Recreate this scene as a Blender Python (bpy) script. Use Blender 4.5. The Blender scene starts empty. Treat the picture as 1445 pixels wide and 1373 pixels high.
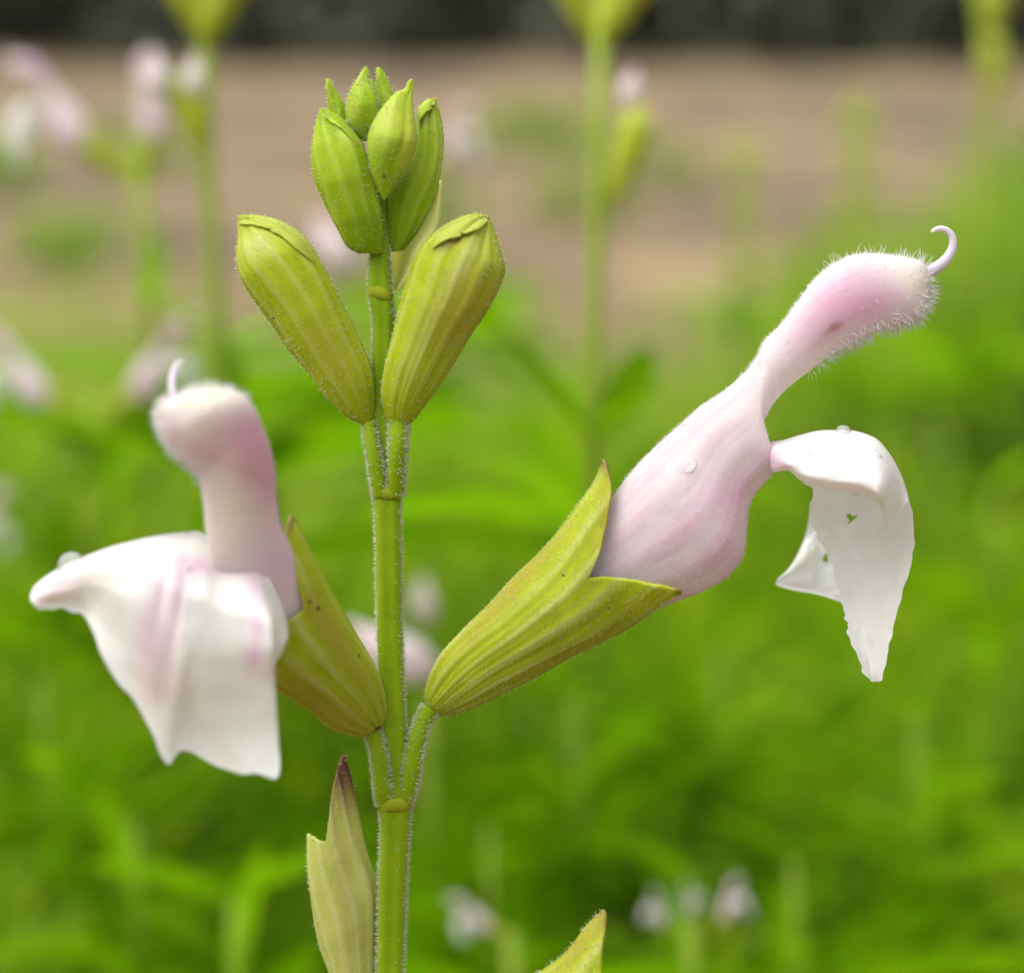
import bpy, math, random
import numpy as np
from mathutils import Vector, Matrix
from mathutils.bvhtree import BVHTree

random.seed(7)
rng = np.random.default_rng(7)
scene = bpy.context.scene
col = scene.collection
rad = math.radians

# ------------------------------------------------------------------ camera
PITCH = rad(15.0)
CAM = np.array([0.0, 0.0, 0.45])
FWD = np.array([0.0, math.cos(PITCH), -math.sin(PITCH)])
UP = np.array([0.0, math.sin(PITCH), math.cos(PITCH)])
RIGHT = np.array([1.0, 0.0, 0.0])
D = 0.090                 # focus distance (m)
MM = 0.001
S = 0.035 * MM            # metres per photo pixel on the plane of the main stem
cam_data = bpy.data.cameras.new("camera")
cam = bpy.data.objects.new("camera", cam_data)
col.objects.link(cam)
cam.location = CAM
cam.rotation_euler = (math.pi / 2 - PITCH, 0, 0)
cam_data.sensor_fit = 'HORIZONTAL'
cam_data.sensor_width = 36.0
cam_data.lens = 36.0 * D / (1445 * S)
cam_data.clip_start = 0.005
cam_data.clip_end = 500.0
cam_data.dof.use_dof = True
cam_data.dof.focus_distance = D
cam_data.dof.aperture_fstop = cam_data.lens / 3.0      # 3 mm pupil, as in a phone camera
scene.camera = cam

# ------------------------------------------------------------------ sky, sun, exposure
SUN_EL, SUN_AZ = rad(66), rad(-105)     # soft overcast light from high up on one side
world = bpy.data.worlds.new("World")
scene.world = world
world.use_nodes = True
wn = world.node_tree
wn.nodes.clear()
wo = wn.nodes.new('ShaderNodeOutputWorld')
bg = wn.nodes.new('ShaderNodeBackground')
sky = wn.nodes.new('ShaderNodeTexSky')
hsv = wn.nodes.new('ShaderNodeHueSaturation')
sky.sky_type = 'NISHITA'
sky.sun_disc = False
sky.sun_elevation = SUN_EL
sky.sun_rotation = SUN_AZ
sky.dust_density = 6.0
sky.air_density = 1.0
hsv.inputs['Saturation'].default_value = 0.25          # cloud cover
bg.inputs['Strength'].default_value = 0.15
wn.links.new(sky.outputs[0], hsv.inputs['Color'])
wn.links.new(hsv.outputs[0], bg.inputs['Color'])
wn.links.new(bg.outputs[0], wo.inputs['Surface'])
sd = bpy.data.lights.new("sun", 'SUN')
sd.energy = 0.9
sd.angle = rad(80)
sd.color = (1.0, 0.97, 0.92)
sun = bpy.data.objects.new("sun", sd)
col.objects.link(sun)
sdir = Vector((math.sin(SUN_AZ) * math.cos(SUN_EL), math.cos(SUN_AZ) * math.cos(SUN_EL), math.sin(SUN_EL)))
sun.rotation_euler = sdir.to_track_quat('Z', 'Y').to_euler()
sun.location = (0, 0, 3)
scene.view_settings.view_transform = 'Standard'
scene.view_settings.look = 'None'
scene.view_settings.exposure = 0.95
scene.view_settings.gamma = 1.0
scene.render.engine = 'CYCLES'
scene.cycles.max_bounces = 8
scene.cycles.diffuse_bounces = 4
scene.cycles.transmission_bounces = 6
scene.cycles.caustics_reflective = False
scene.cycles.caustics_refractive = False
scene.cycles.use_denoising = True

# ------------------------------------------------------------------ helpers
def P(x, y, z=0.0):
    """photo pixel + millimetres towards the viewer from the stem's plane -> world (arrays allowed)"""
    x = np.asarray(x, float); y = np.asarray(y, float); z = np.asarray(z, float)
    dep = D - z * MM
    k = S * dep / D
    return (CAM + dep[..., None] * FWD + ((x - 722.5) * k)[..., None] * RIGHT
            - ((y - 686.5) * k)[..., None] * UP)

def Pd(x, y, dist):
    return P(x, y, (D - dist) / MM)

def project(w):
    v = np.asarray(w) - CAM
    dep = v @ FWD
    return 722.5 + (v @ RIGHT) / dep * D / S, 686.5 - (v @ UP) / dep * D / S, dep

def spline(pts, n, ends=None):
    """resample a polyline (k,d) as a smooth curve at n points, even in length of the first two (or four) columns"""
    p = np.asarray(pts, float)
    dl = np.linalg.norm(np.diff(p[:, :min(4, p.shape[1])], axis=0), axis=1)
    dl = np.maximum(dl, 1e-9)
    t = np.concatenate([[0], np.cumsum(dl)])
    m = np.zeros_like(p)
    sl = np.diff(p, axis=0) / dl[:, None]
    m[0], m[-1] = sl[0], sl[-1]
    for i in range(1, len(p) - 1):
        m[i] = (sl[i - 1] * dl[i] + sl[i] * dl[i - 1]) / (dl[i - 1] + dl[i])
    def ev(q):
        i = np.clip(np.searchsorted(t, q, side='right') - 1, 0, len(p) - 2)
        h = dl[i]
        u = ((q - t[i]) / h)[:, None]
        h = h[:, None]
        return ((2 * u**3 - 3 * u**2 + 1) * p[i] + (u**3 - 2 * u**2 + u) * h * m[i]
                + (-2 * u**3 + 3 * u**2) * p[i + 1] + (u**3 - u**2) * h * m[i + 1])
    return ev(np.linspace(0, t[-1], n))

_ph = rng.uniform(0, 6.28, (6, 3)); _fr = rng.normal(0, 1, (6, 3))
def wob(v, f):
    """smooth organic noise of position, about -1..1"""
    a = 0
    for i in range(6):
        a = a + np.sin((v @ _fr[i]) * f * (1 + .35 * i) + _ph[i, 0])
    return a / 3.5

def sm(a, b, x):
    u = np.clip((x - a) / (b - a), 0, 1)
    return u * u * (3 - 2 * u)

def blob(x, y, cx, cy, rx, ry, ang=0.0):
    c, s = math.cos(rad(ang)), math.sin(rad(ang))
    u = ((x - cx) * c + (y - cy) * s) / rx
    v = (-(x - cx) * s + (y - cy) * c) / ry
    return np.exp(-(u * u + v * v))

WORLD = {}        # world origin of every object built so far

def link(o, parent, origin):
    origin = np.asarray(origin, float)
    col.objects.link(o)
    WORLD[o.name] = origin
    if parent is not None:
        o.parent = parent
        o.location = origin - WORLD[parent.name]
    else:
        o.location = origin
    return o

def empty(name, origin):
    o = bpy.data.objects.new(name, None)
    o.empty_display_size = 0.01
    return link(o, None, origin)

def tag(o, label=None, cat=None, group=None, kind=None):
    if label: o["label"] = label
    if cat: o["category"] = cat
    if group: o["group"] = group
    if kind: o["kind"] = kind
    return o

def mesh(name, V, F, mat, mask=None, smooth=True):
    me = bpy.data.meshes.new(name)
    me.from_pydata(np.asarray(V).tolist(), [], F if isinstance(F, list) else F.tolist())
    if smooth:
        me.polygons.foreach_set('use_smooth', np.ones(len(me.polygons), bool))
    if mask is not None:
        at = me.color_attributes.new('mask', 'FLOAT_COLOR', 'POINT')
        mk = np.ones((len(V), 4)); mk[:, :mask.shape[1]] = mask
        at.data.foreach_set('color', mk.ravel())
    me.materials.append(mat)
    me.update()
    return me

def build(name, V, F, mat, parent, origin, mask=None, thick=None, kind=None, smooth=True):
    V = np.asarray(V, float) - np.asarray(origin)
    o = bpy.data.objects.new(name, mesh(name, V, F, mat, mask, smooth))
    link(o, parent, origin)
    if thick:
        s = o.modifiers.new('thickness', 'SOLIDIFY')
        s.thickness = thick * MM; s.offset = -1.0 if thick > 0 else 1.0
        s.thickness = abs(thick) * MM
    if kind: o["kind"] = kind
    return o

def grid_faces(n, m, closed):
    F = []
    for i in range(n - 1):
        for j in range(m if closed else m - 1):
            k = (j + 1) % m
            F.append((i * m + j, i * m + k, (i + 1) * m + k, (i + 1) * m + j))
    return F

def cone_hairs(roots, normals, length, radius, lean=None, bend=0.25, jit=0.35):
    """fine tapering hairs, each a bent three-sided cone"""
    n = len(roots)
    length = np.broadcast_to(np.asarray(length, float), (n,))[:, None]
    d = normals + rng.normal(0, jit, (n, 3))
    if lean is not None: d = d + lean
    d /= np.linalg.norm(d, axis=1)[:, None]
    a = np.cross(d, rng.normal(0, 1, (n, 3))); a /= np.linalg.norm(a, axis=1)[:, None]
    b = np.cross(d, a)
    mid = roots + d * length * .55
    tip = roots + d * length + a * length * bend * rng.uniform(-1, 1, (n, 1))
    V = np.zeros((n, 7, 3))
    for k in range(3):
        w = 2 * math.pi * k / 3
        off = (a * math.cos(w) + b * math.sin(w)) * radius
        V[:, k] = roots - d * length * .08 + off
        V[:, 3 + k] = mid + off * .7
    V[:, 6] = tip
    base = (np.arange(n) * 7)[:, None]
    F = []
    quads = np.concatenate([base + np.array([[k, (k + 1) % 3, 3 + (k + 1) % 3, 3 + k]]) for k in range(3)])
    tris = np.concatenate([base + np.array([[3 + k, 3 + (k + 1) % 3, 6]]) for k in range(3)])
    return V.reshape(-1, 3), quads.tolist() + tris.tolist()

def grid_normals(G, closed):
    du = np.gradient(G, axis=0)
    if closed:
        dv = np.roll(G, -1, 1) - np.roll(G, 1, 1)
    else:
        dv = np.gradient(G, axis=1)
    N = np.cross(du, dv)
    N /= np.maximum(np.linalg.norm(N, axis=2), 1e-12)[..., None]
    return N

# ------------------------------------------------------------------ materials
def nodes_of(name):
    m = bpy.data.materials.new(name)
    m.use_nodes = True
    nt = m.node_tree
    nt.nodes.clear()
    return m, nt

def plant_material(name, base, alt, mR=None, mG=None, mB=None, translucent=0.25, sss=0.25, sss_mm=0.8,
                   rough=0.55, spec=0.35, noise_mm=1.6, fine_mm=0.12, bump=0.25, tint=None, vary=0.0):
    """base/alt mottled by noise; pigment and some painted light mixed in by the mesh's mask (R, G, B channels)"""
    m, nt = nodes_of(name)
    N, L = nt.nodes, nt.links
    out = N.new('ShaderNodeOutputMaterial')
    tc = N.new('ShaderNodeTexCoord')
    nz = N.new('ShaderNodeTexNoise'); nz.inputs['Scale'].default_value = 1 / (noise_mm * MM); nz.inputs['Detail'].default_value = 4
    L.new(tc.outputs['Object'], nz.inputs['Vector'])
    rp = N.new('ShaderNodeMapRange'); rp.inputs[1].default_value = .35; rp.inputs[2].default_value = .68
    L.new(nz.outputs['Fac'], rp.inputs[0])
    mx = N.new('ShaderNodeMix'); mx.data_type = 'RGBA'
    mx.inputs[6].default_value = (*base, 1); mx.inputs[7].default_value = (*alt, 1)
    L.new(rp.outputs[0], mx.inputs[0])
    cur = mx.outputs[2]
    if mR or mG or mB:
        at = N.new('ShaderNodeVertexColor'); at.layer_name = 'mask'
        sp = N.new('ShaderNodeSeparateColor'); L.new(at.outputs['Color'], sp.inputs[0])
        for i, c in enumerate((mR, mG, mB)):
            if c is None: continue
            q = N.new('ShaderNodeMix'); q.data_type = 'RGBA'
            L.new(sp.outputs[i], q.inputs[0]); L.new(cur, q.inputs[6]); q.inputs[7].default_value = (*c, 1)
            cur = q.outputs[2]
    if vary:
        oi = N.new('ShaderNodeObjectInfo')
        hs = N.new('ShaderNodeHueSaturation')
        r1 = N.new('ShaderNodeMapRange'); r1.inputs[3].default_value = 1 - vary; r1.inputs[4].default_value = 1 + vary
        L.new(oi.outputs['Random'], r1.inputs[0]); L.new(r1.outputs[0], hs.inputs['Value']); L.new(cur, hs.inputs['Color'])
        cur = hs.outputs[0]
    pb = N.new('ShaderNodeBsdfPrincipled')
    pb.inputs['Roughness'].default_value = rough
    pb.inputs['Specular IOR Level'].default_value = spec
    pb.inputs['Subsurface Weight'].default_value = sss
    pb.inputs['Subsurface Radius'].default_value = (1.0, .8, .35)
    pb.inputs['Subsurface Scale'].default_value = sss_mm * MM
    L.new(cur, pb.inputs['Base Color'])
    if bump:
        n2 = N.new('ShaderNodeTexNoise'); n2.inputs['Scale'].default_value = 1 / (fine_mm * MM); n2.inputs['Detail'].default_value = 3
        L.new(tc.outputs['Object'], n2.inputs['Vector'])
        bp = N.new('ShaderNodeBump'); bp.inputs['Strength'].default_value = bump; bp.inputs['Distance'].default_value = fine_mm * MM * .4
        L.new(n2.outputs['Fac'], bp.inputs['Height']); L.new(bp.outputs[0], pb.inputs['Normal'])
    if translucent:
        tr = N.new('ShaderNodeBsdfTranslucent')
        g = N.new('ShaderNodeMix'); g.data_type = 'RGBA'; g.blend_type = 'MULTIPLY'; g.inputs[0].default_value = 1
        L.new(cur, g.inputs[6]); g.inputs[7].default_value = (*(tint or (1, 1, 1)), 1)
        L.new(g.outputs[2], tr.inputs['Color'])
        ms = N.new('ShaderNodeMixShader'); ms.inputs[0].default_value = translucent
        L.new(pb.outputs[0], ms.inputs[1]); L.new(tr.outputs[0], ms.inputs[2])
        L.new(ms.outputs[0], out.inputs['Surface'])
    else:
        L.new(pb.outputs[0], out.inputs['Surface'])
    return m

PALE_RIB = (.50, .52, .17)
BROWN = (.16, .075, .045)
M = {}
M['stem'] = plant_material('stem_green', (.16, .27, .001), (.21, .31, .002), (.42, .48, .13), (.33, .27, .03), translucent=.12, sss=.3, spec=.12)
M['calyx'] = plant_material('calyx_olive', (.31, .395, .005), (.38, .45, .014), PALE_RIB, BROWN, (.34, .30, .03), translucent=.25, sss=.3, noise_mm=1.2, spec=.15)
M['bud'] = plant_material('bud_green', (.26, .40, .004), (.34, .46, .012), (.47, .54, .11), (.16, .29, .002), (.46, .48, .06), translucent=.25, sss=.35, noise_mm=1.5, spec=.15)
M['dry'] = plant_material('straw_calyx', (.57, .61, .14), (.64, .66, .19), (.70, .70, .30), (.20, .075, .07), (.42, .33, .10), translucent=.45, sss=.2, spec=.15)
M['tube'] = plant_material('petal_tube', (.69, .625, .635), (.74, .685, .69), (.68, .41, .54), (.36, .15, .11), (.80, .78, .66), translucent=.35, sss=.45, sss_mm=1.0, rough=.5, spec=.2, noise_mm=1.0, fine_mm=.13, bump=.3, tint=(1, .95, .97))
M['lip'] = plant_material('petal_lip', (.775, .77, .74), (.82, .815, .79), (.74, .53, .66), (.68, .56, .50), None, translucent=.34, sss=.2, sss_mm=1.0, rough=.5, spec=.2, noise_mm=1.0, fine_mm=.14, bump=.4)
M['style'] = plant_material('style_lilac', (.58, .52, .62), (.64, .59, .67), (.72, .66, .58), translucent=.3, sss=.4, bump=0)
M['hair'] = plant_material('white_hair', (.66, .70, .46), (.76, .78, .58), translucent=.45, sss=0, bump=0, spec=.1)
M['petal_hair'] = plant_material('petal_hair', (.86, .84, .82), (.88, .87, .85), translucent=.45, sss=0, bump=0, spec=.2)
M['leaf'] = plant_material('leaf_green', (.128, .29, .0005), (.17, .34, .001), translucent=.58, sss=0, bump=0, spec=.03, rough=.7, noise_mm=9, vary=.38, tint=(1.3, 1.25, .8))
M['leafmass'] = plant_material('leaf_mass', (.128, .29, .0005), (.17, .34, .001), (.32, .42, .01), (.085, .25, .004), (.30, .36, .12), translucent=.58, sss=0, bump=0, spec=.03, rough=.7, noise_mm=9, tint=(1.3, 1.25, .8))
M['speck'] = plant_material('dark_speck', (.05, .025, .012), (.09, .04, .02), translucent=0, sss=0, bump=0)

def glass():
    m, nt = nodes_of('water')
    N, L = nt.nodes, nt.links
    out = N.new('ShaderNodeOutputMaterial')
    tr = N.new('ShaderNodeBsdfTransparent'); tr.inputs[0].default_value = (.97, .97, .97, 1)
    gl = N.new('ShaderNodeBsdfGlossy'); gl.inputs['Roughness'].default_value = .04
    fr = N.new('ShaderNodeFresnel'); fr.inputs[0].default_value = 1.2
    ms = N.new('ShaderNodeMixShader')
    L.new(fr.outputs[0], ms.inputs[0]); L.new(tr.outputs[0], ms.inputs[1]); L.new(gl.outputs[0], ms.inputs[2])
    df = N.new('ShaderNodeBsdfDiffuse'); df.inputs[0].default_value = (.9, .9, .9, 1)  # white diffuse share painted in for the drops' bright glints
    m2 = N.new('ShaderNodeMixShader'); m2.inputs[0].default_value = .22
    L.new(ms.outputs[0], m2.inputs[1]); L.new(df.outputs[0], m2.inputs[2])
    L.new(m2.outputs[0], out.inputs['Surface'])
    return m
M['water'] = glass()

def soil_material():
    m, nt = nodes_of('dry_soil')
    N, L = nt.nodes, nt.links
    out = N.new('ShaderNodeOutputMaterial'); pb = N.new('ShaderNodeBsdfPrincipled')
    tc = N.new('ShaderNodeTexCoord')
    n1 = N.new('ShaderNodeTexNoise'); n1.inputs['Scale'].default_value = .9; n1.inputs['Detail'].default_value = 6; n1.inputs['Roughness'].default_value = .6
    n2 = N.new('ShaderNodeTexNoise'); n2.inputs['Scale'].default_value = 9; n2.inputs['Detail'].default_value = 8
    L.new(tc.outputs['Object'], n1.inputs['Vector']); L.new(tc.outputs['Object'], n2.inputs['Vector'])
    r1 = N.new('ShaderNodeValToRGB')
    e = r1.color_ramp.elements
    e[0].position = .40; e[0].color = (.095, .066, .036, 1)
    e[1].position = .60; e[1].color = (.25, .18, .082, 1)
    q = e.new(.50); q.color = (.15, .102, .05, 1)
    L.new(n1.outputs['Fac'], r1.inputs[0])
    mx = N.new('ShaderNodeMix'); mx.data_type = 'RGBA'; mx.blend_type = 'MULTIPLY'; mx.inputs[0].default_value = .6
    r2 = N.new('ShaderNodeMapRange'); r2.inputs[1].default_value = .3; r2.inputs[2].default_value = .7; r2.inputs[3].default_value = .6; r2.inputs[4].default_value = 1.2
    L.new(n2.outputs['Fac'], r2.inputs[0]); L.new(r1.outputs[0], mx.inputs[6]); L.new(r2.outputs[0], mx.inputs[7])
    L.new(mx.outputs[2], pb.inputs['Base Color'])
    pb.inputs['Roughness'].default_value = .95
    bp = N.new('ShaderNodeBump'); bp.inputs['Strength'].default_value = .6; bp.inputs['Distance'].default_value = .02
    L.new(n2.outputs['Fac'], bp.inputs['Height']); L.new(bp.outputs[0], pb.inputs['Normal'])
    L.new(pb.outputs[0], out.inputs['Surface'])
    return m
M['soil'] = soil_material()

# ------------------------------------------------------------------ ground
def ground():
    xs = np.concatenate([[-120, -60, -30, -15], np.linspace(-8, 8, 65), [15, 30, 60, 120]])
    ys = np.concatenate([[-40, -15, -5], np.linspace(-2, 24, 105), [30, 45, 80, 160]])
    X, Y = np.meshgrid(xs, ys)
    v = np.stack([X, Y, np.zeros_like(X)], -1)
    Z = .035 * wob(v * np.array([1, .6, 1]), 1.3) + .02 * wob(v, 4.1) - .02
    V = np.stack([X, Y, Z], -1)
    return tag(build('ground', V.reshape(-1, 3), grid_faces(len(ys), len(xs), False), M['soil'], None, (0, 0, 0)), kind='structure')
ground()

# ------------------------------------------------------------------ shape builders for the sharp plant
def ellipse_loft(A, B, zc, ratio, n, m, disp=None, trim=None, tz=None, power=2.0):
    """body whose outline is the two curves A, B (pixels), round in depth.
    returns grid (n,m,3), t (n,m), s (n,m) 0 at A .. 1 at B, th, px (n,m,2)"""
    A = np.asarray(A, float); B = np.asarray(B, float)
    nA = 240
    a = spline(A, nA); b = spline(B, nA)
    tt = np.linspace(0, 1, nA)
    th = np.linspace(0, 2 * math.pi, m, endpoint=False)
    s = (1 - np.cos(th)) / 2
    if trim is not None:
        tp = []
        for q in np.asarray(trim, float):
            ab = b - a
            l2 = np.maximum((ab * ab).sum(1), 1e-6)
            u = ((q - a) * ab).sum(1) / l2
            dist = np.linalg.norm(a + ab * np.clip(u, 0, 1)[:, None] - q, axis=1)
            k = int(np.argmin(dist + 1e-4 * tt))
            tp.append((float(np.clip(u[k], 0, 1)), tt[k]))
        tp = sorted(tp + [(0.0, 1.0), (1.0, 1.0)])
        su = np.array([p[0] for p in tp]); tu = np.array([p[1] for p in tp])
        tmax = np.interp(s, su, tu)
        # soften the corners a little round the ring
    else:
        tmax = np.ones(m)
    T = np.linspace(0, 1, n)[:, None] * tmax[None, :]
    ax = np.stack([np.interp(T, tt, a[:, k]) for k in (0, 1)], -1)
    bx = np.stack([np.interp(T, tt, b[:, k]) for k in (0, 1)], -1)
    c = (ax + bx) / 2; h = (bx - ax) / 2
    hw = np.linalg.norm(h, axis=-1)
    co = np.cos(th)[None, :]; si = np.sin(th)[None, :]
    if power != 2.0:
        co_ = np.sign(co) * np.abs(co) ** (2 / power); si_ = np.sign(si) * np.abs(si) ** (2 / power)
    else:
        co_, si_ = co, si
    tr = np.linspace(0, 1, len(ratio)) if not np.isscalar(ratio) else None
    R = ratio if tr is None else np.interp(T, tr, ratio)
    d = np.zeros_like(T) if disp is None else disp(T, np.broadcast_to(th[None], T.shape), c)
    f = 1 + d / np.maximum(hw, 6)
    xy = c - h * (co_ * f)[..., None]
    zz = np.interp(T, np.linspace(0, 1, len(zc)), zc) + si_ * f * hw * R * S / MM
    if tz is not None: zz = zz + tz(T, np.broadcast_to(th[None], T.shape))
    G = P(xy[..., 0], xy[..., 1], zz)
    return dict(G=G, T=T, th=np.broadcast_to(th[None], T.shape), s=np.broadcast_to(s[None], T.shape), xy=xy, c=c, n=n, m=m)

def loft_mesh(g, cap0=True, cap1=True):
    V = g['G'].reshape(-1, 3); n, m = g['n'], g['m']
    F = grid_faces(n, m, True)
    V = list(V)
    if cap0:
        V.append(g['G'][0].mean(0)); k = len(V) - 1
        F += [((j + 1) % m, j, k) for j in range(m)]
    if cap1:
        V.append(g['G'][-1].mean(0)); k = len(V) - 1
        F += [((n - 1) * m + j, (n - 1) * m + (j + 1) % m, k) for j in range(m)]
    return np.array(V), F

def pad(mask, V):
    k = len(V) - len(mask)
    return np.concatenate([mask, np.repeat(mask[-1:], k, 0)]) if k else mask

def loft_object(name, g, mat, parent, origin, mask=None, cap0=True, cap1=True, thick=None):
    V, F = loft_mesh(g, cap0, cap1)
    mk = None if mask is None else pad(mask.reshape(-1, mask.shape[-1]), V)
    return build(name, V, F, mat, parent, origin, mk, thick)

def ribs(k, amp, ph=0.0):
    return lambda th: amp * np.cos(k * th + ph)

def outward(g):
    N = grid_normals(g['G'], True)
    cen = g['G'].mean(1, keepdims=True)
    sg = np.sign(((g['G'] - cen) * N).sum(-1, keepdims=True))
    return N * np.where(sg == 0, 1, sg)

def hair_on(name, g, count, length_px, radius_px, mat, parent, origin, weight=None, lean=None, jit=.35):
    N = outward(g)
    n, m = g['n'], g['m']
    e1 = np.linalg.norm(np.gradient(g['G'], axis=0), axis=-1); e2 = np.linalg.norm(np.roll(g['G'], -1, 1) - g['G'], axis=-1)
    w = e1 * e2
    if weight is not None: w = w * weight
    w = w.ravel() / w.sum()
    idx = rng.choice(n * m, count, p=w)
    i, j = idx // m, idx % m
    i2 = np.minimum(i + 1, n - 1); j2 = (j + 1) % m
    u, v = rng.uniform(0, 1, (count, 1)), rng.uniform(0, 1, (count, 1))
    G = g['G']
    r = (G[i, j] * (1 - u) + G[i2, j] * u) * (1 - v) + (G[i, j2] * (1 - u) + G[i2, j2] * u) * v
    ln = rng.uniform(.5, 1.15, count) * length_px * S
    V, F = cone_hairs(r, N[i, j], ln, radius_px * S, None if lean is None else np.asarray(lean), jit=jit)
    return build(name, V, F, mat, parent, origin, kind='stuff')

def tube(name, pts, mat, parent, origin, m=14, n=40, mask=None, power=2.0, groove=0.0):
    """pts: (x, y, z_mm, halfwidth_px)"""
    q = spline(np.asarray(pts, float)[:, [0, 1, 2, 3]], n)
    C = P(q[:, 0], q[:, 1], q[:, 2])
    tg = np.gradient(C, axis=0); tg /= np.linalg.norm(tg, axis=1)[:, None]
    ref = -FWD
    a = np.cross(tg, ref); a /= np.linalg.norm(a, axis=1)[:, None]
    b = np.cross(a, tg)
    th = np.linspace(0, 2 * math.pi, m, endpoint=False)
    co = np.sign(np.cos(th)) * np.abs(np.cos(th)) ** (2 / power); si = np.sign(np.sin(th)) * np.abs(np.sin(th)) ** (2 / power)
    r = q[:, 3] * S
    gv = 1 - groove * np.exp(-((np.abs(np.abs(th - math.pi) - math.pi / 2)) / .3) ** 2)
    co, si = co * gv, si * gv
    G = C[:, None] + r[:, None, None] * (co[None, :, None] * a[:, None] + si[None, :, None] * b[:, None])
    g = dict(G=G, n=n, m=m, th=np.broadcast_to(th[None], (n, m)), T=np.broadcast_to(np.linspace(0, 1, n)[:, None], (n, m)))
    mk = np.zeros((n, m, 3)) if mask is None else mask(g)
    o = loft_object(name, g, mat, parent, origin, mk)
    return o, g

# ------------------------------------------------------------------ the sharp salvia plant
base_w = P(551, 1373, 0)
root = np.array([base_w[0] + .004, base_w[1] - .012, -.005])
plant = tag(empty('salvia_plant', root), 'sharp salvia stem with pale pink two-lipped flowers and hairy green buds', 'plant')

stem_rows = [(1373, 551, 19.5), (1300, 553, 20), (1230, 555, 20.5), (1165, 558, 21.5), (1132, 558, 23), (1100, 559, 19.5), (1040, 556, 18.5),
             (980, 553, 18.5), (850, 549.5, 18.5), (760, 548, 18.7), (715, 547, 19.2), (693, 546, 20), (660, 543, 17), (600, 540, 16),
             (520, 540.5, 15.5), (440, 540, 16), (413, 537, 17.5), (380, 536, 16), (340, 537, 13), (290, 539, 9), (230, 540, 6)]
sp = [(x, y, 0, w - .7) for y, x, w in stem_rows]
low = [(553, 1900, 2.0, 20), (556, 1640, .6, 20), (552, 1480, .1, 20)]
def stem_mask(g):
    side = np.abs(np.cos(g['th'])) ** 6
    mk = np.zeros(g['T'].shape + (3,)); mk[..., 0] = .5 * side
    return mk
stem, gs = tube('stem', low + sp, M['stem'], plant, P(551, 1373, 0), m=40, n=190, mask=stem_mask, power=2.6, groove=.13)
# the stem's lower run down to the soil
def lower_stem():
    a = P(553, 1900, 2.0)
    C = spline(np.array([a, a + (root - a) * .3 + np.array([0, .012, 0]), a + (root - a) * .7 + np.array([0, .006, 0]), root]), 24)
    th = np.linspace(0, 2 * math.pi, 12, endpoint=False)
    r = np.linspace(20 * S, 34 * S, 24)
    G = C[:, None] + r[:, None, None] * (np.cos(th)[None, :, None] * RIGHT + np.sin(th)[None, :, None] * np.array([0, 1, 0]))
    g = dict(G=G, n=24, m=12)
    loft_object('lower_stem', g, M['stem'], plant, a, np.zeros((24, 12, 3)))
lower_stem()
hair_on('hair', gs, 6500, 6, .5, M['hair'], stem, P(551, 1373, 0), weight=np.abs(np.cos(gs['th'])) ** 8 + .03, jit=.3)

def node_ring(cx, cy, hw, tilt):
    th = np.linspace(0, 2 * math.pi, 36, endpoint=False)
    ph = np.linspace(0, 2 * math.pi, 10, endpoint=False)
    TH, PH = np.meshgrid(th, ph, indexing='ij')
    sag = 5 * np.sin(TH) + 3.0 * np.sin(2 * TH + 1)
    r = hw - 4.6 + 4.6 * np.cos(PH)
    sq = lambda q: np.sign(q) * np.abs(q) ** (2 / 2.6)
    x = cx + r * sq(np.cos(TH)); y = cy + tilt * np.cos(TH) + sag + 10 * np.sin(PH)
    z = r * sq(np.sin(TH)) * S / MM
    G = P(x, y, z)
    V = G.reshape(-1, 3)
    F = []
    for i in range(36):
        for j in range(10):
            a, b = (i + 1) % 36, (j + 1) % 10
            F.append((i * 10 + j, a * 10 + j, a * 10 + b, i * 10 + b))
    mk = np.zeros((len(V), 3)); mk[:, 1] = .3
    build('node', V, F, M['stem'], stem, P(cx, cy, 0), mk)
node_ring(558, 1133, 25, -4)
node_ring(546.5, 693, 21.5, 0)
node_ring(536.5, 411, 18.3, 2)

def RW(T, th):
    return .5 * np.sin(9 * T) + .8 * np.sin(2 * th + 1.3) + .5 * np.sin(3 * th + 4 * T)

def calyx_mask(g, rib_k=13, rib_ph=0.0, tip=.93, blot=None):
    T, th = g['T'], g['th']
    mk = np.zeros(T.shape + (3,))
    mk[..., 0] = .62 * (.65 + .35 * np.sin(3 * th + 5 * T)) * sm(.2, .98, np.cos(rib_k * th + rib_ph + RW(T, th))) * sm(0, .1, T) + .16 * sm(.5, 1, np.cos(2.4 * rib_k * th + 3 * RW(T, th) + 2 * np.sin(7 * T)))
    mk[..., 1] = .8 * sm(tip, 1.0, T)
    x, y = g['xy'][..., 0], g['xy'][..., 1]
    if blot is not None: mk[..., 2] = np.clip(blot(x, y), 0, 1)
    return mk

def organic(k, amp, ph, wa=1.5):
    def f(T, th, c):
        return (amp * np.cos(k * th + ph + RW(T, th)) * sm(0, .12, T) * (.75 + .4 * np.sin(2 * th + 6 * T))
                + .35 * amp * np.cos(2.4 * k * th + 3 * RW(T, th))
                + wa * np.sin(5.3 * T + 2 * th + ph) + .6 * wa * np.sin(13 * T - 3 * th))
    return f

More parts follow.
